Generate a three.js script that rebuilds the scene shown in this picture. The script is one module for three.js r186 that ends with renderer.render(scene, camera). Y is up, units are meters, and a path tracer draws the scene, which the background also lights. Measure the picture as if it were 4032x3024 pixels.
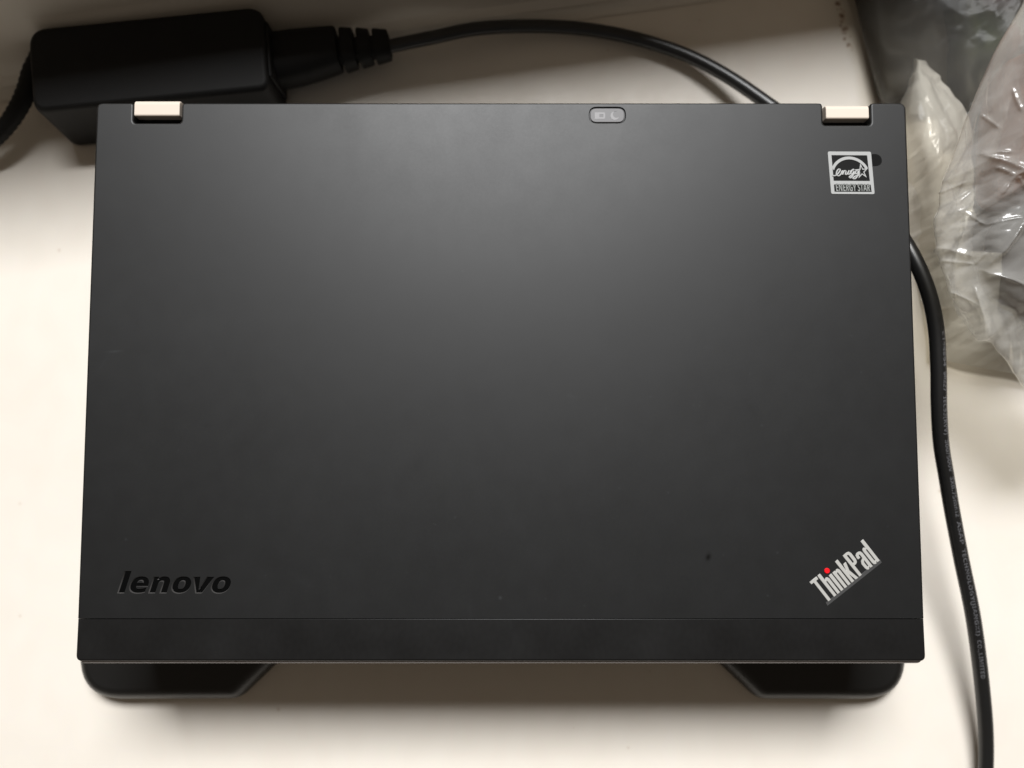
import * as THREE from 'three';
import { mergeGeometries } from 'three/addons/utils/BufferGeometryUtils.js';
import { RoundedBoxGeometry } from 'three/addons/geometries/RoundedBoxGeometry.js';
import { FontLoader } from 'three/addons/loaders/FontLoader.js';
import { RectAreaLightUniformsLib } from 'three/addons/lights/RectAreaLightUniformsLib.js';
import { createNoise2D, createNoise3D } from 'simplex-noise';

// ---------------------------------------------------------------- camera, light, exposure
const F = 3028, CX = 2016, CY = 1512, TILT = THREE.MathUtils.degToRad(3.8), EYE = 0.3349;
const scene = new THREE.Scene();
const camera = new THREE.PerspectiveCamera(2 * Math.atan(CY / F) * 180 / Math.PI, 4 / 3, 0.01, 20);
camera.position.set(0, EYE, 0);
camera.up.set(0, 0, -1);
camera.lookAt(0, EYE - Math.cos(TILT), -Math.sin(TILT));
camera.focus = 0.272;
camera.userData.fStop = 5.5;

const renderer = new THREE.WebGLRenderer({ antialias: true });
renderer.setSize(1024, 768);
renderer.toneMapping = THREE.LinearToneMapping;
renderer.toneMappingExposure = 1;
renderer.shadowMap.enabled = true;
RectAreaLightUniformsLib.init();

scene.background = new THREE.Color().setRGB(0.10, 0.082, 0.064);     // the dim room behind the photographer
const FRAME_TURN = THREE.MathUtils.degToRad(8.1);
const WINDOW = { w: 1.0, h: 0.96, dist: 1.2, bottom: 1.34, x: 0.0, strength: 43 };
{ // daylight from the window above the frame
  const l = new THREE.RectAreaLight(new THREE.Color().setRGB(0.993, 0.996, 1), WINDOW.strength, WINDOW.w, WINDOW.h);
  l.name = 'window_light';
  l.position.set(WINDOW.x, WINDOW.bottom + WINDOW.h / 2, -WINDOW.dist);
  l.lookAt(WINDOW.x + Math.sin(FRAME_TURN) * WINDOW.dist, WINDOW.bottom + WINDOW.h / 2, -WINDOW.dist + Math.cos(FRAME_TURN) * WINDOW.dist);
  scene.add(l);
}

// ---------------------------------------------------------------- helpers
function mulberry(a) { return () => { a |= 0; a = a + 0x6D2B79F5 | 0; let t = Math.imul(a ^ a >>> 15, 1 | a); t = t + Math.imul(t ^ t >>> 7, 61 | t) ^ t; return ((t ^ t >>> 14) >>> 0) / 4294967296; }; }
const rnd = mulberry(20107);
const n2 = createNoise2D(mulberry(5)), n3 = createNoise3D(mulberry(9));
const V = (x, y, z) => new THREE.Vector3(x, y, z);
// the place in the room that the survey of the photograph gives for a mark at (px, py) lying h above the sill
function at(px, py, h) {
  const u = (px - CX) / F, v = (py - CY) / F, c = Math.cos(TILT), s = Math.sin(TILT);
  const dy = -c - v * s, dz = -s + v * c, t = (h - EYE) / dy;
  return V(u * t, h, dz * t);
}
const used = new Map();
const numbered = (n) => { const k = used.get(n) ?? 0; used.set(n, k + 1); return k ? n + '_' + String(k).padStart(3, '0') : n; };
function tag(o, label, category, group) { Object.assign(o.userData, { label, category }); if (group) o.userData.group = group; return o; }
function thing(name, label, category, pos = V(0, 0, 0)) { const g = new THREE.Group(); g.name = numbered(name); g.position.copy(pos); scene.add(g); return tag(g, label, category); }
function part(name, geo, mat, parent) { const m = new THREE.Mesh(geo, mat); m.name = name; m.castShadow = m.receiveShadow = true; parent.add(m); return m; }
function struct(name, geo, mat) { const m = part(numbered(name), geo, mat, scene); m.userData.kind = 'structure'; return m; }
const std = (r, g, b, o = {}) => { const m = new THREE.MeshPhysicalMaterial({ roughness: 0.5, ...o }); m.color.setRGB(r, g, b); m.side = THREE.DoubleSide; return m; };

function dataTex(w, h, f, wrap = THREE.RepeatWrapping) {
  const a = new Uint8Array(w * h * 4);
  for (let y = 0; y < h; y++) for (let x = 0; x < w; x++) { const c = f(x / w, y / h, x, y); const k = (y * w + x) * 4; a[k] = c[0] * 255; a[k + 1] = c[1] * 255; a[k + 2] = c[2] * 255; a[k + 3] = 255; }
  const t = new THREE.DataTexture(a, w, h); t.magFilter = t.minFilter = THREE.LinearFilter; t.wrapS = t.wrapT = wrap; t.needsUpdate = true; return t;
}

// triangles with their own normals; each is turned to agree with its normals
class Tris {
  p = []; n = []; t = [];
  tri(a, b, c, na, nb = na, nc = na) {
    const f = V(0, 0, 0).subVectors(b, a).cross(V(0, 0, 0).subVectors(c, a)), m = V(0, 0, 0).add(na).add(nb).add(nc);
    if (f.dot(m) < 0) { [b, c] = [c, b];[nb, nc] = [nc, nb]; }
    for (const v of [a, b, c]) { this.p.push(v.x, v.y, v.z); this.t.push(v.x, v.z); }
    for (const v of [na, nb, nc]) this.n.push(v.x, v.y, v.z);
  }
  quad(a, b, c, d, na, nb, nc, nd) { this.tri(a, b, c, na, nb, nc); this.tri(a, c, d, na, nc, nd); }
  build() {
    const g = new THREE.BufferGeometry();
    g.setAttribute('position', new THREE.Float32BufferAttribute(this.p, 3)); g.setAttribute('normal', new THREE.Float32BufferAttribute(this.n, 3)); g.setAttribute('uv', new THREE.Float32BufferAttribute(this.t, 2));
    return g;
  }
}
// outlines are lists of Vector2(x, z) and run so that outward() points out of them
const area = (p) => THREE.ShapeUtils.area(p);
const ccw = (p) => area(p) < 0 ? p.slice().reverse() : p.slice();
function miters(p) {                       // outward unit mitres with their stretch
  const n = p.length;
  return p.map((q, i) => {
    const a = p[(i + n - 1) % n], b = p[(i + 1) % n];
    const e1 = q.clone().sub(a).normalize(), e2 = b.clone().sub(q).normalize();
    const n1 = new THREE.Vector2(e1.y, -e1.x), n2_ = new THREE.Vector2(e2.y, -e2.x), m = n1.clone().add(n2_);
    if (m.lengthSq() < 1e-6) return { m: n1, k: 1 };
    m.normalize(); return { m, k: Math.min(1 / Math.max(m.dot(n1), 0.3), 2.2) };
  });
}
const offset = (p, d) => { const ms = miters(p); return p.map((q, i) => q.clone().addScaledVector(ms[i].m, d * ms[i].k)); };
// polygon with rounded corners: pts = [[x, z, r], ...]
function rounded(pts, seg = 6) {
  const out = [], n = pts.length;
  for (let i = 0; i < n; i++) {
    const q = new THREE.Vector2(pts[i][0], pts[i][1]), r = pts[i][2] ?? 0;
    if (!r) { out.push(q); continue; }
    const a = new THREE.Vector2(...pts[(i + n - 1) % n].slice(0, 2)).sub(q), b = new THREE.Vector2(...pts[(i + 1) % n].slice(0, 2)).sub(q);
    const ang = Math.acos(THREE.MathUtils.clamp(a.clone().normalize().dot(b.clone().normalize()), -1, 1)), d = Math.min(r / Math.tan(ang / 2), a.length() * 0.49, b.length() * 0.49);
    const s = q.clone().addScaledVector(a.normalize(), d), e = q.clone().addScaledVector(b.normalize(), d);
    for (let k = 0; k <= seg; k++) { const t = k / seg; out.push(new THREE.Vector2((1 - t) * (1 - t) * s.x + 2 * t * (1 - t) * q.x + t * t * e.x, (1 - t) * (1 - t) * s.y + 2 * t * (1 - t) * q.y + t * t * e.y)); }
  }
  return ccw(out);
}
const at3 = (q, y) => V(q.x, y, q.y);
function cap(T, contour, holes, y, up = 1) {
  const all = [contour, ...holes].flat(), N = V(0, up, 0);
  for (const f of THREE.ShapeUtils.triangulateShape(contour, holes)) T.tri(at3(all[f[0]], y), at3(all[f[1]], y), at3(all[f[2]], y), N);
}
function ring(T, A, ya, B, yb, na, nb) {   // a band between two rings of equal length
  const n = A.length;
  for (let i = 0; i < n; i++) { const j = (i + 1) % n; T.quad(at3(A[i], ya), at3(A[j], ya), at3(B[j], yb), at3(B[i], yb), na[i], na[j], nb[j], nb[i]); }
}
// a plate from y0 to y1 with its top edge rounded by (rw wide, rh high) and its lower edge by rb
function plate(outline, y0, y1, rw, rh = rw, { holes = [], rb = 0, steps = 5, T = new Tris(), pin } = {}) {
  const p = ccw(outline), ms = miters(p), inset = (d) => { const q = offset(p, d); if (pin) q.forEach((v, i) => pin(v, p[i])); return q; };
  const nrm = (s, c) => ms.map(({ m }) => V(m.x * c, s, m.y * c).normalize());
  let last = inset(-rb), ly = y0, ln = nrm(rb ? -1 : 0, rb ? 0.2 : 1);
  cap(T, last, [], y0, -1);
  if (rb) for (let k = 1; k <= steps; k++) { const a = k / steps * Math.PI / 2, q = inset(-rb * (1 - Math.sin(a))), y = y0 + rb * (1 - Math.cos(a)), n = nrm(-Math.cos(a), Math.sin(a)); ring(T, last, ly, q, y, ln, n); last = q; ly = y; ln = n; }
  { const y = y1 - rh, n = nrm(0, 1); ring(T, last, ly, last, y, n, n); ly = y; ln = n; }
  if (rw) for (let k = 1; k <= steps; k++) { const a = k / steps * Math.PI / 2, q = inset(-rw * (1 - Math.cos(a))), y = y1 - rh * (1 - Math.sin(a)), n = nrm(Math.sin(a) / rh * rw, Math.cos(a)); ring(T, last, ly, q, y, ln, n); last = q; ly = y; ln = n; }
  cap(T, last, holes, y1, 1);
  return T;
}
const rect = (x0, z0, x1, z1, r, seg = 6) => rounded([[x0, z0, r], [x1, z0, r], [x1, z1, r], [x0, z1, r]], seg);
// a thin raised shape (outline and holes in Vector2(x, z)) with a small chamfer
function raised(outline, holes, y0, y1, c, T = new Tris()) {
  const o = ccw(outline), hs = holes.map(ccw), up = (p, s, t) => miters(p).map(({ m }) => V(m.x * s, t, m.y * s).normalize());
  const top = offset(o, -c), ht = hs.map((h) => offset(h, c));
  ring(T, o, y0, o, y1 - c, up(o, 1, 0), up(o, 1, 0)); ring(T, o, y1 - c, top, y1, up(o, 1, 1), up(o, 1, 1));
  hs.forEach((h, i) => { ring(T, h, y0, h, y1 - c, up(h, -1, 0), up(h, -1, 0)); ring(T, h, y1 - c, ht[i], y1, up(h, -1, 1), up(h, -1, 1)); });
  cap(T, top, ht, y1);
  return T;
}
// a round cord along points, uv = (metres along, turn 0..1), turn 0 at the top of the cord
function cord(pts, r, segs, around = 20, caps = true) {
  const curve = new THREE.CatmullRomCurve3(pts, false, 'centripetal'), L = curve.getLength(), T = { p: [], n: [], t: [], i: [] };
  for (let s = 0; s <= segs; s++) {
    const q = curve.getPointAt(s / segs), tg = curve.getTangentAt(s / segs), side = V(0, 1, 0).cross(tg).normalize(), up = tg.clone().cross(side).normalize();
    const rr = typeof r === 'function' ? r(s / segs) : r;
    for (let k = 0; k <= around; k++) { const a = k / around * 2 * Math.PI, n = up.clone().multiplyScalar(Math.cos(a)).addScaledVector(side, Math.sin(a)); T.p.push(q.x + n.x * rr, q.y + n.y * rr, q.z + n.z * rr); T.n.push(n.x, n.y, n.z); T.t.push(s / segs * L, k / around); }
  }
  for (let s = 0; s < segs; s++) for (let k = 0; k < around; k++) { const a = s * (around + 1) + k, b = a + around + 1; T.i.push(a, b, a + 1, a + 1, b, b + 1); }
  const g = new THREE.BufferGeometry();
  g.setAttribute('position', new THREE.Float32BufferAttribute(T.p, 3)); g.setAttribute('normal', new THREE.Float32BufferAttribute(T.n, 3)); g.setAttribute('uv', new THREE.Float32BufferAttribute(T.t, 2)); g.setIndex(T.i);
  return { g, L, curve };
}

// ---------------------------------------------------------------- setting: sill and window frame
{
  // faint stains and specks; one square of the texture is 0.5 m of the sill
  const specks = [];
  for (let k = 0; k < 34; k++) { const t = rnd(), q = at(3296 + 52 * t + (rnd() - 0.5) * 26, 8 + 190 * t + (rnd() - 0.5) * 50, 0); specks.push([q.x, q.z, (0.3 + rnd() * rnd() * 1.3) * 0.0009, 0.1 + rnd() * 0.45]); }
  for (let k = 0; k < 46; k++) specks.push([(rnd() - 0.5) * 0.48, (rnd() - 0.5) * 0.44, 0.0003 + rnd() * 0.0004, 0.05 + rnd() * 0.1]);
  const map = dataTex(1024, 1024, (u, v) => {
    const x = (u - 0.5) * 0.5, z = (v - 0.5) * 0.5;
    let k = 1 - 0.02 * (0.5 + 0.5 * n2(x * 9, z * 9)) - 0.012 * (0.5 + 0.5 * n2(x * 60 + 9, z * 40));
    for (const [sx, sz, r, d] of specks) { const e = ((x - sx) ** 2 + (z - sz) ** 2) / (r * r); if (e < 6) k *= 1 - d * Math.exp(-e); }
    return [Math.pow(k, 0.75), k, Math.pow(k, 1.2)];
  });
  map.colorSpace = THREE.SRGBColorSpace; map.repeat.set(2, 2); map.offset.set(0.5, 0.5);
  const rough = dataTex(512, 512, (u, v) => { const k = 0.86 + 0.08 * n2(u * 7, v * 7) + 0.06 * n2(u * 40, v * 40); return [k, k, k]; });
  rough.repeat.set(4, 4);
  const m = std(0.83, 0.78, 0.70, { roughness: 0.62, map, roughnessMap: rough });
  const T = plate(rect(-0.8, -0.45, 0.8, 0.34, 0.006), -0.03, 0, 0.004);
  struct('windowsill', T.build(), m);

  const a = at(0, 367, 0), b = at(2580, 0, 0), dir = b.clone().sub(a).setY(0).normalize(), out = V(-dir.z, 0, dir.x);   // out: towards the room
  const prof = [];
  prof.push([0.0045, 0.0005]);
  for (let k = 1; k <= 5; k++) { const t = k / 5 * Math.PI / 2; prof.push([0.0045 - 0.0045 * Math.sin(t), 0.005 - 0.0045 * Math.cos(t)]); }
  prof.push([-0.0030, 0.008], [-0.0128, 0.030], [-0.0220, 0.060], [-0.0310, 0.090], [-0.0475, 0.155]);
  for (let k = 0; k <= 8; k++) { const t = k / 8 * Math.PI / 2; prof.push([-0.0485 - 0.012 * (1 - Math.cos(t)), 0.159 + 0.012 * Math.sin(t)]); }
  prof.push([-0.10, 0.171], [-0.10, 0.0005]);
  const sh = new THREE.Shape(prof.map(([x, y]) => new THREE.Vector2(x, y)));
  const g = new THREE.ExtrudeGeometry(sh, { depth: 1.6, bevelEnabled: false, steps: 1 });
  g.applyMatrix4(new THREE.Matrix4().makeBasis(out, V(0, 1, 0), dir.clone().negate()).setPosition(a.clone().addScaledVector(dir, 1.0)));
  struct('window_frame', g, std(0.74, 0.70, 0.63, { roughness: 0.5 }));
}

// ---------------------------------------------------------------- the laptop
const LID = 0.062;
const lap = thing('laptop', 'closed matte black laptop lying on a black stand in the middle of the sill', 'laptop');
const smudge = (x, z) => 0.5 + 0.5 * n2(x, z);
{
  const q = (px, py) => at(px, py, LID), xL = -0.1515, xR = 0.1437, zB = q(1972, 404).z, zF = q(1972, 2606).z, zS = q(1972, 2437).z;
  // soft-touch coating: fine unevenness of gloss, wiped marks
  const marks = [[450, 1382, 26, 4, -4, .5], [405, 1430, 4, 40, 30, .12], [2787, 2192, 9, 14, 20, -.5], [1968, 2352, 6, 6, 0, .8], [2245, 1558, 18, 8, 25, .16], [1790, 2035, 4, 4, 0, .4], [2560, 1560, 5, 4, 0, .4], [3350, 1320, 8, 3, 15, .3], [815, 1675, 16, 8, 0, -.06], [1200, 2290, 40, 18, 30, .06], [2900, 1020, 60, 25, -20, .04]]
    .concat(Array.from({ length: 70 }, () => { const big = rnd() < 0.12; return [420 + rnd() * 3150, 430 + rnd() * 1990, big ? 20 + rnd() * 40 : 2.2 + rnd() * 2, big ? 6 + rnd() * 18 : 2.2 + rnd() * 2, rnd() * 180, big ? (rnd() - 0.5) * 0.12 : 0.15 + rnd() * 0.5]; }))
    .map(([px, py, a, b, deg, s]) => { const w = q(px, py), k = 0.27 / F, t = deg * Math.PI / 180; return [w.x, w.z, a * k, b * k, Math.cos(t), Math.sin(t), s]; });
  const wipes = Array.from({ length: 26 }, () => { const w = q(400 + rnd() * 3200, 430 + rnd() * 1990), t = rnd() * Math.PI; return [w.x, w.z, 0.004 + rnd() * 0.016, 0.002 + rnd() * 0.006, Math.cos(t), Math.sin(t), (rnd() - 0.45) * 0.07]; });
  const lidRough = dataTex(1024, 1024, (u, v) => {
    let k = 0.80 + 0.016 * n2(u * 3, v * 3) + 0.014 * n2(u * 9 + 3, v * 7) + 0.012 * n2(u * 30, v * 26) + 0.006 * n2(u * 120, v * 120) + (rnd() - 0.5) * 0.03;
    const x = (u - 0.5) * 0.32, z = (v - 0.5) * 0.32;
    for (const [mx, mz, a, b, c, s, d] of wipes) { const dx = x - mx, dz = z - mz, e = ((dx * c + dz * s) / a) ** 2 + ((-dx * s + dz * c) / b) ** 2; if (e < 5) k += d * Math.exp(-e) * (0.6 + 0.4 * n2(x * 500, z * 500)); }
    for (const [mx, mz, a, b, c, s, d] of marks) if (d < 0) { const dx = x - mx, dz = z - mz, e = ((dx * c + dz * s) / a) ** 2 + ((-dx * s + dz * c) / b) ** 2; if (e < 8) k += 0.6 * d * Math.exp(-e); }
    k = Math.min(1, k);
    return [k, k, k];
  });
  lidRough.repeat.set(1 / 0.32, 1 / 0.32); lidRough.offset.set(0.5, 0.5);
  const lidMap = dataTex(1024, 1024, (u, v) => {
    const x = (u - 0.5) * 0.32, z = (v - 0.5) * 0.32;
    let k = 0.11 + 0.012 * n2(x * 30, z * 30) + 0.012 * n2(x * 90, z * 90);
    for (const [mx, mz, a, b, c, s, d] of marks) { const dx = x - mx, dz = z - mz, e = ((dx * c + dz * s) / a) ** 2 + ((-dx * s + dz * c) / b) ** 2; if (e < 8) k += (d > 0 ? 0.62 : 0.12) * d * Math.exp(-e); }
    k = THREE.MathUtils.clamp(k, 0, 1);
    return [k, k, k * 1.0];
  });
  lidMap.repeat.copy(lidRough.repeat); lidMap.offset.copy(lidRough.offset);
  const lidMat = std(0.032, 0.035, 0.037, { ior: 1.53, roughness: 0.60, roughnessMap: lidRough, map: lidMap });
  const stripRough = dataTex(512, 512, (u, v) => { const k = 0.78 + 0.07 * n2(u * 2.3, v * 4) + 0.04 * n2(u * 7, v * 9) + 0.02 * n2(u * 55, v * 40); return [k, k, k]; });
  stripRough.repeat.set(1 / 0.15, 1 / 0.15);
  const stripMap = dataTex(512, 512, (u, v) => { const k = 0.45 + 0.08 * n2(u * 2.7 + 4, v * 3) + 0.05 * n2(u * 8, v * 6) * smudge(u * 4, v * 4); return [k, k, k]; });
  stripMap.repeat.copy(stripRough.repeat);
  const stripMat = std(0.0062, 0.0062, 0.0064, { roughness: 0.58, roughnessMap: stripRough, map: stripMap });
  const black = std(0.012, 0.0115, 0.011, { roughness: 0.55 }), darkMetal = std(0.05, 0.042, 0.036, { roughness: 0.5 });

  // lower half with its front lip
  part('base', plate(rect(xL + 0.0006, zB + 0.001, xR - 0.0006, zF + 0.0042, 0.004), 0.030, 0.0475, 0.0016, 0.0016, { rb: 0.004 }).build(), std(0.030, 0.029, 0.028, { roughness: 0.5 }), lap);
  part('front_lip', plate(rect(xL + 0.0002, zF - 0.004, xR - 0.0002, zF + 0.0011, 0.0022), 0.0490, 0.0603, 0.0006).build(), std(0.34, 0.315, 0.305, { roughness: 0.35 }), lap);
  

  // lenovo lettering sunk in the lid
  const font = await new FontLoader().loadAsync('fonts/droid/droid_sans_bold.typeface.json');
  const px = 0.2677 / F;
  const o = q(466, 2333), shapes = font.generateShapes('lenovo', 100), all = shapes.flatMap((s) => s.extractPoints(6).shape);
  const bx0 = Math.min(...all.map((p) => p.x)), bx1 = Math.max(...all.map((p) => p.x)), by1 = Math.max(...all.map((p) => p.y));
  const fx = 430 * px / (bx1 - bx0), fy = 81 * px / by1;
  const put = (p) => new THREE.Vector2(o.x + (p.x - bx0) * fx + p.y * fy * 0.30, o.z - p.y * fy);
  const clean = (pts) => { const r = []; for (const p of pts) if (!r.length || r[r.length - 1].distanceTo(p) > 2e-5) r.push(p); if (r[0].distanceTo(r[r.length - 1]) < 2e-5) r.pop(); return ccw(r); };
  const lidHoles = [], C = 0.00022, D = 0.00055, walls = new Tris(), floors = new Tris(), islands = [];
  for (const s of shapes) {
    const e = s.extractPoints(6), O = offset(clean(e.shape.map(put)), 0.00010), H = e.holes.map((h) => clean(h.map(put)));
    const OE = offset(O, C), HS = H.map((h) => offset(h, -C));
    const up = (p, k) => miters(p).map(({ m }) => V(m.x * k, 0.75, m.y * k).normalize());
    lidHoles.push(OE); islands.push(...HS);
    ring(walls, OE, LID, O, LID - D, up(O, -1), up(O, -1)); H.forEach((h, i) => ring(walls, HS[i], LID, h, LID - D, up(h, 1), up(h, 1)));
    cap(floors, O, H, LID - D);
  }
  // pocket of the status window
  const pillO = rect(q(2318, 420).x, q(2318, 420).z, q(2465, 487).x, q(2465, 487).z, 0.003, 8), pill = offset(pillO, -0.0003);

  const gL = xL, nr = 0.0012, a0 = q(527, 395).x, a1 = q(715, 395).x, nz = q(600, 483).z, b0 = q(3240, 413).x, b1 = q(3427, 413).x, nz2 = q(3300, 491).z;
  const outline = rounded([[gL, zB, .0022], [a0, zB, .0014], [a0, nz, nr], [a1, nz, nr], [a1, zB, .0014], [b0, zB, .0014], [b0, nz2, nr], [b1, nz2, nr], [b1, zB, .0014], [xR, zB, .0026], [xR + 0.0001, zS - 0.0001], [gL - 0.0001, zS - 0.0001]], 5);
  const pin = (v, o) => { if (Math.abs(o.y - zS) < 0.0004) v.y = o.y + 0.12 * (v.y - o.y); };
  const T = plate(outline, 0.0485, LID, 0.0009, 0.0009, { holes: [...lidHoles, pillO], pin });
  for (const i of islands) cap(T, i, [], LID);
  { const up = miters(pillO).map(({ m }) => V(-m.x, 0.4, -m.y).normalize()); ring(T, pillO, LID, pill, LID - 0.0006, up, up); cap(T, pill, [], LID - 0.0006); }
  const lid = part('lid', T.build(), lidMat, lap);
  const strip = part('antenna_strip', plate(rounded([[gL - 0.0001, zS + 0.0001], [xR + 0.0001, zS + 0.0001], [xR + 0.0003, zF, .0022], [gL - 0.0003, zF, .0022]], 5), 0.0485, LID - 0.00005, 0.0010, 0.0010, { pin }).build(), stripMat, lap);
  strip.userData.label = 'glossier black plastic strip along the front edge of the lid';
  const lettering = part('engraved_lettering', walls.build(), std(0.05, 0.048, 0.047, { roughness: 0.3 }), lid);
  part('lettering_floor', floors.build(), std(0.0015, 0.0015, 0.0015, { roughness: 0.6, specularIntensity: 0.1 }), lettering);

  // status window with battery and moon symbols
  const win = part('status_window', plate(offset(pill, -0.0003), LID - 0.0006, LID - 0.0001, 0.0002, 0.0002, {}).build(), std(0.13, 0.127, 0.13, { roughness: 0.5 }), lid);
  {
    const P = (a, b) => { const w = q(a, b); return new THREE.Vector2(w.x, w.z); }, yy = LID - 0.0001;
    const bat = raised([P(2342, 442), P(2380, 442), P(2383, 448), P(2383, 464), P(2380, 468), P(2342, 468)], [[P(2360, 449), P(2376, 449), P(2376, 461), P(2360, 461)]], yy, yy + 0.00004, 0.00001);
    const mo = [];
    for (let k = 0; k <= 18; k++) { const t = Math.PI * (0.05 + 1.33 * k / 18) + 0.5; mo.push(P(2421 + 17 * Math.cos(t), 455 + 17 * Math.sin(t))); }
    for (let k = 18; k >= 0; k--) { const t = Math.PI * (0.05 + 1.33 * k / 18) + 0.5; mo.push(P(2427 + 13.5 * Math.cos(t), 450 + 13.5 * Math.sin(t))); }
    part('status_symbol', bat.build(), std(0.24, 0.235, 0.24), win); part('status_symbol', raised(mo, [], yy, yy + 0.00004, 0.00001).build(), std(0.24, 0.235, 0.24), win);
  }

  // silver hinges in the notches
  const hm = std(0.68, 0.59, 0.50, { roughness: 0.55 });
  const hinge = (x0, y0, x1, y1, name) => {
    const A = at(x0, y0, LID - 0.001), B = at(x1, y1, LID - 0.001), h = B.z - A.z, w = B.x - A.x;
    const pts = []; const r1 = 0.0018, yT = LID - 0.0006, yB = 0.0578;
    for (let k = 0; k <= 8; k++) { const t = k / 8 * Math.PI / 2; pts.push([0.0002 + r1 * (1 - Math.sin(t)) * -1 + r1, yT - r1 + r1 * Math.sin(t)]); }
    const prof = [new THREE.Vector2(0, yB)];
    for (let k = 0; k <= 8; k++) { const t = k / 8 * Math.PI / 2; prof.push(new THREE.Vector2(r1 * (1 - Math.cos(t)), yT - r1 + r1 * Math.sin(t))); }
    for (let k = 0; k <= 6; k++) { const t = k / 6 * Math.PI / 2; prof.push(new THREE.Vector2(h - 0.0007 * (1 - Math.sin(t)), yT - 0.0007 * (1 - Math.cos(t)))); }
    prof.push(new THREE.Vector2(h, yB));
    const g = new THREE.ExtrudeGeometry(new THREE.Shape(prof), { depth: w - 0.0007, bevelEnabled: true, bevelSize: 0.00035, bevelThickness: 0.00035, bevelOffset: -0.00035, bevelSegments: 3 });
    g.applyMatrix4(new THREE.Matrix4().makeBasis(V(0, 0, 1), V(0, 1, 0), V(-1, 0, 0)).setPosition(B.x - 0.00035, 0, A.z));
    part('hinge', g, hm, lap);
    // the dark wall of the hinge seat in front of it
    part('hinge_seat', plate(rect(A.x + 0.0004, A.z + 0.0003, B.x - 0.0004, B.z - 0.0003, 0.0002), 0.0476, 0.0577, 0.0003).build(), darkMetal, lap);
  };
  hinge(531, 395, 708, 458); hinge(3250, 413, 3421, 469);

  // silver logo with a red dot, set aslant in the corner
  const logoMat = std(0.43, 0.424, 0.40, { roughness: 0.42 });
  const L0 = q(3252, 2375), ang = Math.atan2(0.609, 0.793) , u = 1.04 * 0.2685 / F, ca = Math.cos(ang), sa = Math.sin(ang);
  const W = (x, y) => new THREE.Vector2(L0.x + u * (x * ca - y * sa), L0.z - u * (x * sa + y * ca));
  const G = {
    T: [34, [[0, 100], [34, 100], [34, 88], [23.5, 88], [23.5, 0], [10.5, 0], [10.5, 88], [0, 88]]],
    h: [30, [[0, 0], [0, 100], [13, 100], [13, 69], [17, 74], [22, 75], [27, 72], [30, 65], [30, 0], [17, 0], [17, 60], [16, 63], [14.5, 63], [13, 60], [13, 0]]],
    i: [13, [[0, 0], [0, 74], [13, 74], [13, 0]]],
    n: [30, [[0, 0], [0, 74], [13, 74], [13, 69], [17, 74], [22, 75], [27, 72], [30, 65], [30, 0], [17, 0], [17, 60], [16, 63], [14.5, 63], [13, 60], [13, 0]]],
    k: [33, [[0, 0], [0, 100], [13, 100], [13, 46], [19, 74], [32, 74], [23, 42], [33, 0], [19.5, 0], [13, 30], [13, 0]]],
    P: [32, [[0, 0], [0, 100], [20, 100], [28, 97], [32, 88], [32, 58], [28, 48], [20, 44], [13, 44], [13, 0]], [[13, 90], [17, 90], [19, 87], [19, 58], [17, 54.5], [13, 54.5]]],
    a: [30, [[30, 0], [30, 62], [27, 71], [20, 75], [10, 75], [3, 71], [0, 62], [0, 53], [12.5, 53], [12.5, 61], [14, 64], [16, 64], [17, 61], [17, 48], [6, 42], [0, 32], [0, 12], [3, 3], [9, -1], [14, 1], [17, 6], [18, 0]], [[17, 36], [17, 13], [15, 10], [13.5, 10], [12.5, 13], [12.5, 29], [14, 33]]],
    d: [30, [[17, 0], [17, 5], [13, -1], [8, -1], [2, 3], [0, 12], [0, 62], [2, 71], [8, 75], [13, 74], [17, 69], [17, 100], [30, 100], [30, 0]], [[13, 14], [13, 60], [14.5, 63.5], [16, 63.5], [17, 60], [17, 14], [16, 10.5], [14.5, 10.5]]],
  };
  const logo = new THREE.Group(); logo.name = 'logo'; logo.userData.label = 'slanted silver lettering with a red dot on the i'; lid.add(logo);
  part('logo_backing', raised([W(-2, -11), W(264, -11), W(266, 3), W(1, 3)], [], LID - 0.00002, LID + 0.00012, 0.00004).build(), std(0.05, 0.05, 0.05, { roughness: 0.5 }), logo);
  let x = 0;
  for (const ch of 'ThinkPad') {
    const [w, out, hole] = G[ch], x0 = x;
    const g = raised(out.map(([a, b]) => W(x0 + a, b)), hole ? [hole.map(([a, b]) => W(x0 + a, b))] : [], LID - 0.00005, LID + 0.00028, 0.00011);
    part('letter', g.build(), logoMat, logo);
    if (ch === 'i') { const c = []; for (let k = 0; k < 20; k++) c.push(W(x0 + 6.5 + 10.5 * Math.cos(k / 10 * Math.PI), 92 + 10.5 * Math.sin(k / 10 * Math.PI))); part('red_dot', raised(c, [], LID - 0.00005, LID + 0.0004, 0.00016).build(), std(0.78, 0.006, 0.012, { roughness: 0.4 }), logo); }
    x += w + 4.4;
  }

  // energy label: black plate, silver frame, arc, script, star and caption
  const e0 = q(3258, 597), k = 0.2785 / F, ta = 0.028, S = (a, b) => new THREE.Vector2(e0.x + k * (a * Math.cos(ta * 0.3) - (b) * -0.055), e0.z + k * (b + a * 0.006));
  const silver = std(0.38, 0.385, 0.38, { roughness: 0.42 }), grey = std(0.25, 0.26, 0.25, { roughness: 0.45 });
  const stick = part('energy_label', plate(rounded([[...S(1, 1).toArray(), .0006], [...S(170, 1).toArray(), .0006], [...S(170, 170).toArray(), .0006], [...S(1, 170).toArray(), .0006]], 4), LID - 0.0001, LID + 0.00008, 0.00004).build(), std(0.004, 0.004, 0.0038, { roughness: 0.5, specularIntensity: 0.3 }), lid);
  stick.userData.label = 'small square black and silver label with an arc and a star';
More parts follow.
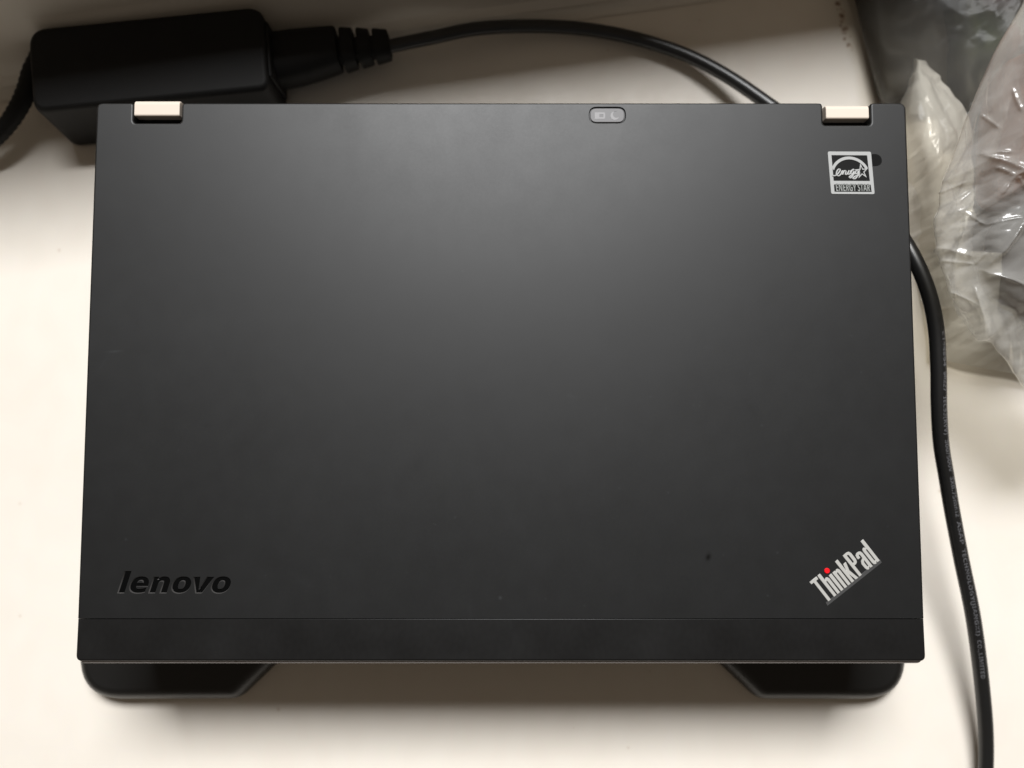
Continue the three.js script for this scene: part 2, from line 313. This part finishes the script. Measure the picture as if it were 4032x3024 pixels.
  const yA = LID + 0.00006, yB = LID + 0.00022;
  part('label_frame', raised(rounded([[...S(0, 0).toArray(), .0007], [...S(171, 0).toArray(), .0007], [...S(171, 171).toArray(), .0007], [...S(0, 171).toArray(), .0007]], 4), [[S(14, 15), S(154, 15), S(157, 118), S(14, 118)], [S(14, 133), S(158, 133), S(160, 162), S(14, 162)]], yA, yB, 0.00005).build(), silver, stick);
  const arc = [], rin = [];
  for (let j = 0; j <= 24; j++) { const t = Math.PI * (0.07 + 0.83 * j / 24); arc.push(S(82 - 78 * Math.cos(t), 98 - 78 * Math.sin(t))); rin.push(S(82 - 67 * Math.cos(t), 98 - 66 * Math.sin(t))); }
  const clip = (p) => { return p; };
  part('label_arc', raised([...arc.map(clip).slice(2, 24), ...rin.slice(1, 24).reverse()], [], yA, yB + 0.00003, 0.00004).build(), silver, stick);
  const stroke = (pts, r) => { const c = new THREE.CatmullRomCurve3(pts.map(([a, b]) => { const w = S(a, b); return V(w.x, LID + 0.0002, w.y); })); return new THREE.TubeGeometry(c, pts.length * 6, r * k, 8, false); };
  part('label_script', mergeGeometries([
    stroke([[10, 99], [24, 97], [38, 84], [43, 74], [37, 72], [29, 82], [27, 94], [34, 99], [44, 92], [50, 80], [53, 78], [50, 94]], 3.2),
    stroke([[50, 94], [60, 78], [65, 80], [62, 93], [68, 92], [78, 76], [74, 84], [72, 92], [80, 90], [92, 74], [96, 72]], 3.2),
    stroke([[98, 74], [86, 78], [82, 88], [88, 92], [98, 80], [90, 98], [80, 107], [76, 104], [86, 96], [102, 88]], 3.4),
    stroke([[104, 78], [102, 90], [110, 88], [118, 76], [108, 100], [98, 110], [90, 109], [100, 100], [116, 96]], 3.4)]), silver, stick);
  const st = []; for (let j = 0; j < 10; j++) { const t = -Math.PI / 2 + j * Math.PI / 5 - 0.08, r = j % 2 ? 13 : 33; st.push(S(127 + r * Math.cos(t) * 0.85, 80 + r * Math.sin(t))); }
  const si = []; for (let j = 0; j < 10; j++) { const t = -Math.PI / 2 + j * Math.PI / 5 - 0.08, r = j % 2 ? 7.5 : 20; si.push(S(127 + r * Math.cos(t) * 0.85, 80 + r * Math.sin(t))); }
  part('label_star', raised(st, [si], yA, yB + 0.00006, 0.00003).build(), silver, stick);
  const cs = font.generateShapes('ENERGY STAR', 10), ca_ = cs.flatMap((s) => s.extractPoints(3).shape), cw = Math.max(...ca_.map((p) => p.x));
  const ct = new Tris();
  for (const s of cs) { const e = s.extractPoints(3), Q = (p) => S(19 + p.x / cw * 136, 159 - p.y / 7.2 * 21); raised(clean(e.shape.map(Q)), e.holes.map((h) => clean(h.map(Q))), yA, yB, 0.000012, ct); }
  part('label_caption', ct.build(), grey, stick);
  // dark residue spot beside the label
  const ov = []; for (let j = 0; j < 28; j++) { const t = j / 14 * Math.PI, r = 1 + 0.05 * Math.sin(3 * t + 1), c = Math.cos(t), s = Math.sin(t); const w = q(3446 + 25 * Math.sign(c) * Math.abs(c) ** 0.8 * r, 631 + 24 * Math.sign(s) * Math.abs(s) ** 0.8 * r); ov.push(new THREE.Vector2(w.x, w.z)); }
  part('residue_spot', raised(ov, [], LID - 0.00002, LID + 0.00003, 0.00001).build(), std(0.008, 0.008, 0.008, { roughness: 0.9, specularIntensity: 0.25 }), lid);
}

// ---------------------------------------------------------------- the stand under the laptop
{
  const t = thing('laptop_stand', 'black docking stand under the laptop with two rounded front wings', 'laptop stand');
  const m = std(0.0065, 0.0063, 0.006, { roughness: 0.40, ior: 1.55 }), h = 0.004, P = (px, py, r) => { const w = at(px, py, h); return [w.x, w.z, r]; };
  const z0 = -0.105, zi = 0.03;
  const o = [[-0.163, z0, .01], [-0.168, 0.05, .02], P(324, 2330, .02), P(318, 2753, .0195), P(945, 2751, .009), [P(1160, 2560)[0], P(1160, 2545)[1], .006], [P(1160, 2560)[0] + 0.02, zi, .006], [P(2770, 2560)[0] - 0.02, zi, .006], [P(2760, 2560)[0], P(2760, 2545)[1], .006], P(2980, 2752, .009), P(3563, 2753, .0195), P(3557, 2330, .02), [0.160, 0.05, .02], [0.155, z0, .01]];
  part('body', plate(rounded(o, 10), 0.0006, 0.0112, 0.0068, 0.0098, { rb: 0.0010, steps: 10 }).build(), m, t);
  part('riser', plate(rect(-0.145, -0.1, 0.138, 0.055, 0.006), 0.0104, 0.030, 0.002).build(), m, t);
  for (const [x, z] of [[-0.16, 0.09], [0.152, 0.09], [-0.16, -0.09], [0.152, -0.09]]) { const g = new THREE.CylinderGeometry(0.006, 0.006, 0.0016, 24); g.translate(x, 0.0008, z); part('rubber_foot', g, std(0.02, 0.02, 0.02, { roughness: 0.9 }), t); }
}

// ---------------------------------------------------------------- power adapter and its cords
const plastic = std(0.005, 0.0048, 0.0047, { roughness: 0.62, specularIntensity: 0.6 });
const AH = 0.0285, TL = at(104, 112, AH), TR = at(1046, 18, AH), BL = at(118, 446, AH);
const ax = TR.clone().sub(TL).setY(0), AL = ax.length() * 0.985; ax.normalize();
const az = V(-ax.z, 0, ax.x), AW = 0.0355;                       // az points towards the laptop
const onAdapter = (u, v, y) => TL.clone().setY(y).addScaledVector(ax, u).addScaledVector(az, v);
{
  const t = thing('power_adapter', 'black rectangular power adapter lying between the window frame and the laptop', 'power adapter');
  const c = (u, v, r) => { const w = onAdapter(u, v, 0); return [w.x, w.z, r]; };
  const hg = plate(rounded([c(0, 0, .008), c(AL, 0, .007), c(AL, AW, .005), c(0, AW, .006)], 8), 0.0004, AH, 0.0022, 0.0022, { rb: 0.003, steps: 6 }).build(), hp = hg.attributes.position, o0 = onAdapter(0, 0, 0);
  for (let k = 0; k < hp.count; k++) { const v = (hp.getX(k) - o0.x) * az.x + (hp.getZ(k) - o0.z) * az.z; if (v > AW / 2) { const d = (1 - hp.getY(k) / AH) * 0.0050; hp.setXYZ(k, hp.getX(k) + az.x * d, hp.getY(k), hp.getZ(k) + az.z * d); } }   // the long side leans out towards its foot
  part('housing', hg, plastic, t);
  const sk = [c(AL - 0.0005, 0.006, .002), c(AL + 0.0012, 0.006, .001), c(AL + 0.0012, 0.030, .001), c(AL - 0.0005, 0.030, .002)];
  part('inlet_socket', plate(rounded(sk, 3), 0.005, 0.027, 0.001).build(), plastic, t);
}
{ // plug of the mains cord in the adapter's end
  const t = thing('mains_cord', 'black mains cord with a ribbed plug arching from the adapter round the laptop', 'power cord');
  const dir = at(1540, 180, 0.014).sub(at(1092, 240, 0.014)).setY(0).normalize(), side = V(-dir.z, 0, dir.x);
  const S = at(1080, 240, 0.014).addScaledVector(dir, -0.001);
  // each station: [distance along, half width far side, half width near side, half height]
  const loft = (st, y) => {
    const T = new Tris(), N = 28, rings = st.map(([d, a, b, h]) => { const r = []; for (let k = 0; k < N; k++) { const f = k / N * 2 * Math.PI, c = Math.cos(f), s = Math.sin(f), cc = Math.sign(c) * Math.abs(c) ** 0.55, ss = Math.sign(s) * Math.abs(s) ** 0.55; const w = cc < 0 ? a : b; r.push({ p: S.clone().addScaledVector(dir, d * 1.07).addScaledVector(side, cc * w).setY(y + ss * h), n: side.clone().multiplyScalar(c / Math.max(w, 1e-4) * 0.006).add(V(0, s / h * 0.006, 0)).normalize() }); } return r; });
    for (let i = 0; i + 1 < rings.length; i++) for (let k = 0; k < N; k++) { const j = (k + 1) % N, A = rings[i], B = rings[i + 1]; T.quad(A[k].p, A[j].p, B[j].p, B[k].p, A[k].n, A[j].n, B[j].n, B[k].n); }
    for (const [r, s] of [[rings[0], -1], [rings[rings.length - 1], 1]]) for (let k = 1; k + 1 < N; k++) T.tri(r[0].p, r[k].p, r[k + 1].p, dir.clone().multiplyScalar(s));
    return T.build();
  };
  part('plug', loft([[0, .0105, .0112, .009], [0.010, .0106, .0108, .009], [0.018, .0104, .0095, .0085], [0.0265, .0100, .0076, .0078], [0.0272, .0095, .0072, .0072]], 0.014), plastic, t);
  part('strain_relief', mergeGeometries([
    loft([[0.0268, .0050, .0045, .0048], [0.048, .0040, .0040, .0042]], 0.0138),
    loft([[0.0288, .0088, .0075, .0068], [0.0293, .0092, .0080, .0072], [0.0334, .0086, .0072, .0066], [0.0338, .0082, .0068, .0062]], 0.0138),
    loft([[0.0354, .0080, .0066, .0060], [0.0359, .0084, .0070, .0064], [0.0398, .0074, .0064, .0058], [0.0402, .0070, .0060, .0054]], 0.0136),
    loft([[0.0416, .0070, .0058, .0054], [0.0421, .0074, .0062, .0058], [0.0472, .0064, .0055, .0050], [0.0476, .0058, .0050, .0046]], 0.0134)]), plastic, t);

  const R = 0.00285, path = [];
  const start = S.clone().addScaledVector(dir, 0.049).setY(0.0132); path.push(start);
  for (const [px, py, h] of [[1700, 148, .012], [1870, 114, .010], [2090, 103, .007], [2300, 114, .0055], [2500, 151, .005], [2700, 216, .006], [2850, 292, .009], [2990, 385, .013], [3200, 545, .021], [3420, 760, .033], [3545, 925, .040], [3606, 1030, .043], [3655, 1150, .044], [3684, 1280, .0435], [3695, 1450, .0415], [3697, 1600, .039], [3706, 1750, .0355], [3726, 1875, .032], [3746, 1996, .029], [3783, 2191, .0245], [3832, 2432, .019], [3869, 2721, .0125], [3882, 2900, .009], [3880, 3060, .0065], [3860, 3300, .004], [3800, 3600, .003]]) path.push(at(px, py, h));
  const { g, L, curve } = cord(path, R, 420, 24);
  const cv = document.createElement('canvas'); cv.width = 2048; cv.height = 128;
  const x = cv.getContext('2d'); x.fillStyle = '#fff'; x.fillStyle = '#1c1c1c'; x.fillRect(0, 0, 2048, 128);
  x.fillStyle = '#626265'; x.font = 'bold 64px sans-serif'; x.textBaseline = 'middle';
  // the printing runs from just past the laptop's corner down to the loop's end
  const u0 = (() => { let b = 0, bd = 9; for (let k = 0; k <= 800; k++) { const d = curve.getPointAt(k / 800).distanceTo(at(3700, 1300, .0435)); if (d < bd) { bd = d; b = k / 800; } } return b * L; })();
  const u1 = (() => { let b = 0, bd = 9; for (let k = 0; k <= 800; k++) { const d = curve.getPointAt(k / 800).distanceTo(at(3866, 2680, .013)); if (d < bd) { bd = d; b = k / 800; } } return b * L; })();
  const words = [[0.0, 'E154864'], [0.105, '60227'], [0.17, 'IEC53(RVV)'], [0.285, '300/500V'], [0.39, '3X0.75mm2'], [0.52, 'ASAP'], [0.60, 'TECHNOLOGY(JIANGXI)'], [0.87, 'CO.,LIMITED']];
  for (const [f, w] of words) { x.save(); x.translate(f * 2040, 64); x.scale(1 * Math.min(1.15, 1.0), 1.0); x.fillText(w, 0, 0, 2048 * ((words.find((q) => q[0] > f)?.[0] ?? 1) - f) - 26); x.restore(); }
  x.fillStyle = '#1c1c1c'; for (let k = 0; k < 900; k++) { x.globalAlpha = 0.2 + rnd() * 0.7; x.fillRect(rnd() * 2048, rnd() * 128, 2 + rnd() * 14, 2 + rnd() * 9); } x.globalAlpha = 1;
  const tx = new THREE.CanvasTexture(cv); tx.colorSpace = THREE.SRGBColorSpace; tx.wrapS = tx.wrapT = THREE.ClampToEdgeWrapping;
  // uv: u follows the print, v the turn about the cord; the printing sits to the right of the top line
  const uv = g.attributes.uv; for (let k = 0; k < uv.count; k++) uv.setXY(k, (uv.getX(k) - u0) / (u1 - u0), ((uv.getY(k) + 0.5) % 1 - 0.5 - PRINT((uv.getX(k) - u0) / (u1 - u0))) / 0.24 + 0.5);
  function PRINT(f) { return 0.075 - 0.125 * THREE.MathUtils.clamp(f, 0, 1); }
  tx.needsUpdate = true;
  const cm = std(0.9, 0.9, 0.9, { roughness: 0.36, ior: 1.55, map: tx });
  part('cable', g, cm, t);
}
{ // the low-voltage lead leaves the other end and runs out of the picture
  const t = thing('adapter_lead', 'black low-voltage lead with a ribbed sleeve curving from the left end of the adapter', 'power cord');
  const P = [[165, 215, .016], [128, 285, .016], [104, 358, .0155], [68, 432, .014], [12, 512, .012], [-70, 590, .0095], [-200, 690, .006], [-340, 790, .003]].map(([a, b, h]) => at(a, b, h));
  part('cable', cord(P, 0.0026, 120, 18).g, plastic, t);
  const c = new THREE.CatmullRomCurve3(P, false, 'centripetal'), sl = [];
  for (let k = 0; k <= 40; k++) sl.push(c.getPointAt(k / 40 * 0.5));
  part('strain_relief', cord(sl, (s) => (0.0043 - 0.0010 * s) - 0.00025 * Math.max(0, Math.sin(s * 100)), 260, 20).g, plastic, t);
}

// ---------------------------------------------------------------- the plastic bag and what is in it
function grid(ctrl, nu, nv, disp) {                 // Catmull-Rom sheet through rows of points, creased along its normal
  const cr = (a, b, c, d, t) => 0.5 * (2 * b + (c - a) * t + (2 * a - 5 * b + 4 * c - d) * t * t + (3 * b - a - 3 * c + d) * t * t * t);
  const pick = (arr, i) => arr[Math.max(0, Math.min(arr.length - 1, i))];
  const along = (arr, t, f) => { const s = t * (arr.length - 1), i = Math.min(Math.floor(s), arr.length - 2), k = s - i; return cr(f(pick(arr, i - 1)), f(pick(arr, i)), f(pick(arr, i + 1)), f(pick(arr, i + 2)), k); };
  const pos = [], uv = [], idx = [];
  for (let j = 0; j <= nv; j++) {
    const cols = ctrl[0].map((_, c) => V(...['x', 'y', 'z'].map((ax) => along(ctrl.map((r) => r[c]), j / nv, (p) => p[ax]))));
    for (let i = 0; i <= nu; i++) { pos.push(...['x', 'y', 'z'].map((ax) => along(cols, i / nu, (p) => p[ax]))); uv.push(i / nu, j / nv); }
  }
  for (let j = 0; j < nv; j++) for (let i = 0; i < nu; i++) { const a = j * (nu + 1) + i, b = a + nu + 1; idx.push(a, b, a + 1, a + 1, b, b + 1); }
  const g = new THREE.BufferGeometry(); g.setAttribute('position', new THREE.Float32BufferAttribute(pos, 3)); g.setAttribute('uv', new THREE.Float32BufferAttribute(uv, 2)); g.setIndex(idx); g.computeVertexNormals();
  const p = g.attributes.position, n = g.attributes.normal;
  for (let k = 0; k < p.count; k++) { const q = V(p.getX(k), p.getY(k), p.getZ(k)), d = disp(q, uv[2 * k], uv[2 * k + 1]); p.setXYZ(k, q.x + n.getX(k) * d, Math.max(0.0006, q.y + n.getY(k) * d), q.z + n.getZ(k) * d); }
  g.computeVertexNormals();
  return g;
}
// crumpled film: flat facets that meet in sharp creases, drawn out along the bag; turn is the direction of the long folds in plan
function facets(seed) {                             // linear between random heights on a triangle lattice
  const h = (i, j) => { let t = Math.imul(i * 374761393 + j * 668265263 + seed * 974634777, 1274126177); t = Math.imul(t ^ t >>> 13, 1103515245); return ((t ^ t >>> 16) >>> 0) / 4294967296 - 0.5; };
  return (x, y) => { const i = Math.floor(x), j = Math.floor(y), u = x - i, v = y - j; return u + v < 1 ? h(i, j) * (1 - u - v) + h(i + 1, j) * u + h(i, j + 1) * v : h(i + 1, j + 1) * (u + v - 1) + h(i + 1, j) * (1 - v) + h(i, j + 1) * (1 - u); };
}
function creaser(seed, amp, turn) {
  const c = Math.cos(turn), s = Math.sin(turn), f1 = facets(seed), f2 = facets(seed + 7), f3 = facets(seed + 13), f4 = facets(seed + 19);
  return (q) => {
    const a = q.x * c + q.z * s, l = -q.x * s + q.z * c, w = 0.45 * n3(q.x * 18, q.z * 18, seed + 3), w2 = 0.45 * n3(q.x * 22, q.z * 22, seed + 9), m = 0.35 + 0.65 * Math.max(0, n3(q.x * 22, q.z * 22, seed + 40) + 0.3);
    return amp * (0.95 * f1(a * 60 + 0.8 * w, l * 21 + 0.6 * w2) + 0.75 * 1.4 * m * f2(a * 120 + l * 30 + w, l * 60 - a * 20 + w2) + 0.5 * m * f3(a * 260 - l * 90 + 2 * w, l * 150 + a * 60 + 2 * w2) + 0.16 * m * f4(a * 430 + l * 120 + 3 * w, l * 330 - a * 140 + 3 * w2));
  };
}
{
  const bag = thing('plastic_bag', 'crumpled translucent plastic bag with packages inside beside the right edge of the laptop', 'plastic bag');
  const film = std(0.86, 0.84, 0.79, { roughness: 0.20, transmission: 0.965, thickness: 0, ior: 1.3, specularIntensity: 0.22 }), milky = std(0.92, 0.91, 0.875, { roughness: 0.17, transmission: 0.81, thickness: 0, ior: 1.46 });
  const P = (r) => r.map((row) => row.map(([a, b, c]) => at(a, b, c)));
  // body of the bag lying on the sill: rows run down the picture, columns from its left edge into the picture's right
  const body = P([
    [[3250, -250, .001], [3290, -260, .012], [3460, -260, .022], [3760, -260, .032], [4100, -260, .04], [4500, -260, .04]],
    [[3335, 0, .001], [3365, 0, .012], [3520, 0, .022], [3780, 0, .032], [4100, 0, .04], [4500, 0, .04]],
    [[3400, 190, .001], [3430, 190, .013], [3560, 190, .026], [3770, 190, .034], [4100, 190, .042], [4500, 190, .04]],
    [[3460, 380, .001], [3490, 390, .016], [3590, 400, .036], [3750, 400, .040], [4050, 400, .05], [4500, 380, .05]],
    [[3500, 560, .001], [3560, 570, .020], [3630, 590, .040], [3740, 600, .042], [4040, 600, .05], [4500, 560, .045]],
    [[3520, 760, .001], [3590, 780, .016], [3640, 790, .032], [3740, 800, .036], [4040, 800, .045], [4500, 760, .04]],
    [[3560, 950, .001], [3620, 970, .014], [3670, 990, .026], [3750, 1000, .032], [4040, 1000, .042], [4500, 960, .035]],
    [[3610, 1130, .001], [3660, 1150, .012], [3700, 1170, .021], [3770, 1180, .028], [4040, 1190, .036], [4500, 1160, .03]],
    [[3640, 1300, .001], [3690, 1310, .008], [3730, 1320, .014], [3800, 1330, .019], [4040, 1350, .025], [4500, 1380, .02]],
    [[3650, 1432, .001], [3700, 1440, .003], [3750, 1452, .0035], [3830, 1468, .004], [4045, 1502, .005], [4500, 1560, .004]],
  ]);
  const c1 = creaser(3, 0.0042, -0.25), c2 = creaser(17, 0.0036, 0.5);
  const b = part('bag_body', grid(body, 300, 420, (q, u, v) => c1(q) * Math.min(1, 6 * u, 8 * (1 - v)) * (0.35 + 0.65 * THREE.MathUtils.smoothstep(v, 0.2, 0.42))), film, bag);
  // crumpled layers gathered under the outer film
  const gathered = std(0.88, 0.875, 0.86, { roughness: 0.24, transmission: 0.50, thickness: 0, ior: 1.42 });
  const c3 = creaser(29, 0.0062, -0.15), c4 = creaser(41, 0.0055, 0.35);
  part('bag_fold', grid(P([
    [[3590, 230, .012], [3605, 230, .018], [3625, 235, .020], [3645, 240, .016]],
    [[3570, 330, .012], [3600, 330, .022], [3640, 335, .025], [3690, 340, .018]],
    [[3550, 430, .010], [3600, 440, .024], [3680, 450, .030], [3790, 460, .022]],
    [[3540, 600, .008], [3610, 610, .026], [3700, 620, .033], [3830, 620, .028]],
    [[3540, 760, .006], [3610, 770, .020], [3700, 780, .028], [3830, 780, .028]],
    [[3560, 900, .004], [3620, 920, .014], [3690, 930, .022], [3790, 930, .026]],
    [[3590, 1050, .003], [3640, 1060, .012], [3690, 1065, .018], [3760, 1070, .022]],
    [[3625, 1190, .002], [3660, 1195, .008], [3700, 1200, .012], [3750, 1210, .015]]]), 130, 320, (q, u, v) => c3(q) * Math.min(1, 5 * v + 0.2, 5 * (1 - v) + 0.2)), gathered, bag);
  part('bag_fold', grid(P([
    [[3640, 980, .006], [3700, 985, .016], [3800, 990, .022], [4060, 1000, .03]],
    [[3660, 1120, .005], [3720, 1130, .014], [3820, 1150, .018], [4070, 1180, .024]],
    [[3680, 1270, .004], [3740, 1280, .010], [3840, 1310, .012], [4080, 1350, .016]],
    [[3690, 1410, .002], [3750, 1425, .003], [3850, 1445, .004], [4090, 1490, .004]]]), 190, 220, (q, u, v) => c4(q) * Math.min(1, 5 * (1 - v) + 0.1, 5 * u + 0.1)), gathered, bag);
  // the raised mouth of the bag: a fold whose edge stands nearer than the rest
  const edge = [[4150, -180, .092], [4030, 10, .088], [3935, 165, .084], [3870, 300, .080], [3815, 440, .076], [3765, 570, .072], [3712, 700, .069], [3700, 830, .066], [3692, 940, .064], [3708, 1080, .061], [3738, 1170, .059], [3840, 1270, .056], [3920, 1370, .053], [4030, 1530, .049], [4160, 1720, .044]];
  const fold = edge.map(([a, e, h], i) => { const s = i / (edge.length - 1), dx = 70 + 40 * s, dy = s > 0.6 ? -80 * (s - 0.6) * 2.5 : 10; return [[a + 150, e + dy * 0.7, h - 0.026], [a + 70, e + dy * 0.5, h - 0.013], [a + 16, e + dy * 0.1, h - 0.004], [a, e, h], [a + 22, e - 2 - s * 8, h + 0.0035], [a + dx + 60, e + dy, h + 0.008], [a + 300, e + dy * 1.4, h + 0.012], [a + 620, e + dy * 1.6, h + 0.006]]; });
  const lines = [[4070, 670, 3878, 1062, .0045, .0022], [3872, 1062, 4045, 1140, .0030, .0016], [3800, 640, 3960, 735, .002, .0014], [3960, 735, 4040, 660, .002, .0013], [3860, 1120, 4000, 1330, .0035, .002], [3900, 330, 3990, 420, .002, .0015], [3720, 960, 3830, 1010, .002, .0016], [3850, 700, 3905, 735, .0018, .0006], [3905, 735, 3975, 690, .0018, .0006], [3905, 735, 3875, 800, .0016, .0006], [3905, 735, 3970, 785, .0014, .0006], [3800, 640, 3895, 655, .0016, .0007], [3865, 430, 3900, 520, .0016, .0007], [3700, 760, 3775, 735, .0012, .0006], [3725, 1010, 3845, 1042, .0014, .0006], [3845, 1042, 3868, 1000, .0014, .0006], [3790, 500, 3850, 560, .0012, .0006], [3760, 1130, 3900, 1180, .0014, .0007], [3900, 1180, 3990, 1300, .0012, .0006], [3920, 1290, 4010, 1420, .0012, .0007], [3780, 840, 3850, 900, .0012, .0006], [3850, 900, 3960, 880, .0012, .0006]].map(([a, e, c, d, h, w]) => [at(a, e, .07), at(c, d, .07), w < .001 ? h * 0.5 : h * 0.85, w < .001 ? w * 0.7 : w]);
  const fold1 = (q) => { let s = 0; for (const [A, B, h, w] of lines) { const ab = V(B.x - A.x, 0, B.z - A.z), aq = V(q.x - A.x, 0, q.z - A.z), t = THREE.MathUtils.clamp(aq.dot(ab) / ab.lengthSq(), 0, 1), d = aq.addScaledVector(ab, -t).length(); s += h * Math.exp(-d / w) * Math.min(1, 5 * t + 0.2, 5 * (1 - t) + 0.2); } return s; };
  part('bag_mouth', grid(P(fold), 300, 420, (q, u) => c2(q) * Math.min(1, Math.abs(u - 0.43) * 9 + 0.4) + fold1(q)), milky, bag);
}
// packages inside: soft pouches, each a rounded cushion
function pouch(a, b, c, d, h0, h1, mat, name, label, category) {   // corners as survey marks, bottom and top heights
  const q = [a, b, c, d].map(([x, y]) => at(x, y, (h0 + h1) / 2)), N = 40, T = [], idx = [], uv = [];
  for (const s of [1, -1]) for (let j = 0; j <= N; j++) for (let i = 0; i <= N; i++) {
    const u = i / N, v = j / N, p = q[0].clone().lerp(q[1], u).lerp(q[3].clone().lerp(q[2], u), v), k = (1 - (2 * u - 1) ** 6) * (1 - (2 * v - 1) ** 6);
    const w = Math.sqrt(Math.max(k, 0)) * (h1 - h0) / 2;
    p.y += s * w + (s > 0 ? 0.002 * n3(p.x * 60, 3, p.z * 60) * k : 0); p.y = Math.max(0.0008, p.y); T.push(p.x, p.y, p.z); uv.push(u, v);
  }
  const M = (N + 1) * (N + 1);
  for (let s = 0; s < 2; s++) for (let j = 0; j < N; j++) for (let i = 0; i < N; i++) { const k = s * M + j * (N + 1) + i, l = k + N + 1; s ? idx.push(k, k + 1, l, k + 1, l + 1, l) : idx.push(k, l, k + 1, k + 1, l, l + 1); }
  const g = new THREE.BufferGeometry(); g.setAttribute('position', new THREE.Float32BufferAttribute(T, 3)); g.setAttribute('uv', new THREE.Float32BufferAttribute(uv, 2)); g.setIndex(idx); g.computeVertexNormals();
  const t = thing(name, label, category);
  part('wrapper', g, mat, t);
  return t;
}
{
  const print = dataTex(128, 128, (u, v) => {
    const g = Math.exp(-(((u - 0.3) / 0.25) ** 2 + ((v - 0.52) / 0.2) ** 2)), p = Math.exp(-(((u - 0.4) / 0.22) ** 2 + ((v - 0.22) / 0.13) ** 2)), k = 0.15 + 0.06 * n2(u * 6, v * 6);
    return [k + 0.36 * p + 0.02 * g, k + 0.03 * p + 0.07 * g, k * 0.9 + 0.25 * p + 0.02 * g];
  }, THREE.ClampToEdgeWrapping); print.colorSpace = THREE.SRGBColorSpace;
  const brown = dataTex(128, 128, (u, v) => { const k = 0.5 + 0.3 * n2(u * 3, v * 4) + 0.15 * n2(u * 9, v * 9); return [0.40 + 0.16 * k, 0.26 + 0.10 * k, 0.17 + 0.08 * k]; }, THREE.ClampToEdgeWrapping); brown.colorSpace = THREE.SRGBColorSpace;
  pouch([3325, -220], [3715, -220], [3730, 400], [3475, 420], .001, .015, std(0.020, 0.016, 0.009, { roughness: 0.6, specularIntensity: 0.4 }), 'dark_pouch', 'very dark olive package at the upper left of the clear bag', 'package');
  pouch([3700, -220], [4150, -220], [4060, 560], [3735, 480], .002, .023, std(0.9, 0.82, 0.7, { roughness: 0.6, specularIntensity: 0.4, map: print }), 'printed_pouch', 'dark package with pink and green print behind the raised bag mouth', 'package');
  pouch([3960, 240], [4420, 160], [4420, 840], [3925, 800], .010, .066, std(1, 1, 1, { roughness: 0.5, map: brown }), 'brown_package', 'reddish brown package seen through the raised mouth of the bag', 'package');
  pouch([3930, 860], [4420, 820], [4420, 1290], [3975, 1230], .004, .048, std(0.055, 0.035, 0.032, { roughness: 0.5 }), 'dark_brown_package', 'dark brown package at the right edge, lowest of those in the bag', 'package');
}

renderer.render(scene, camera);
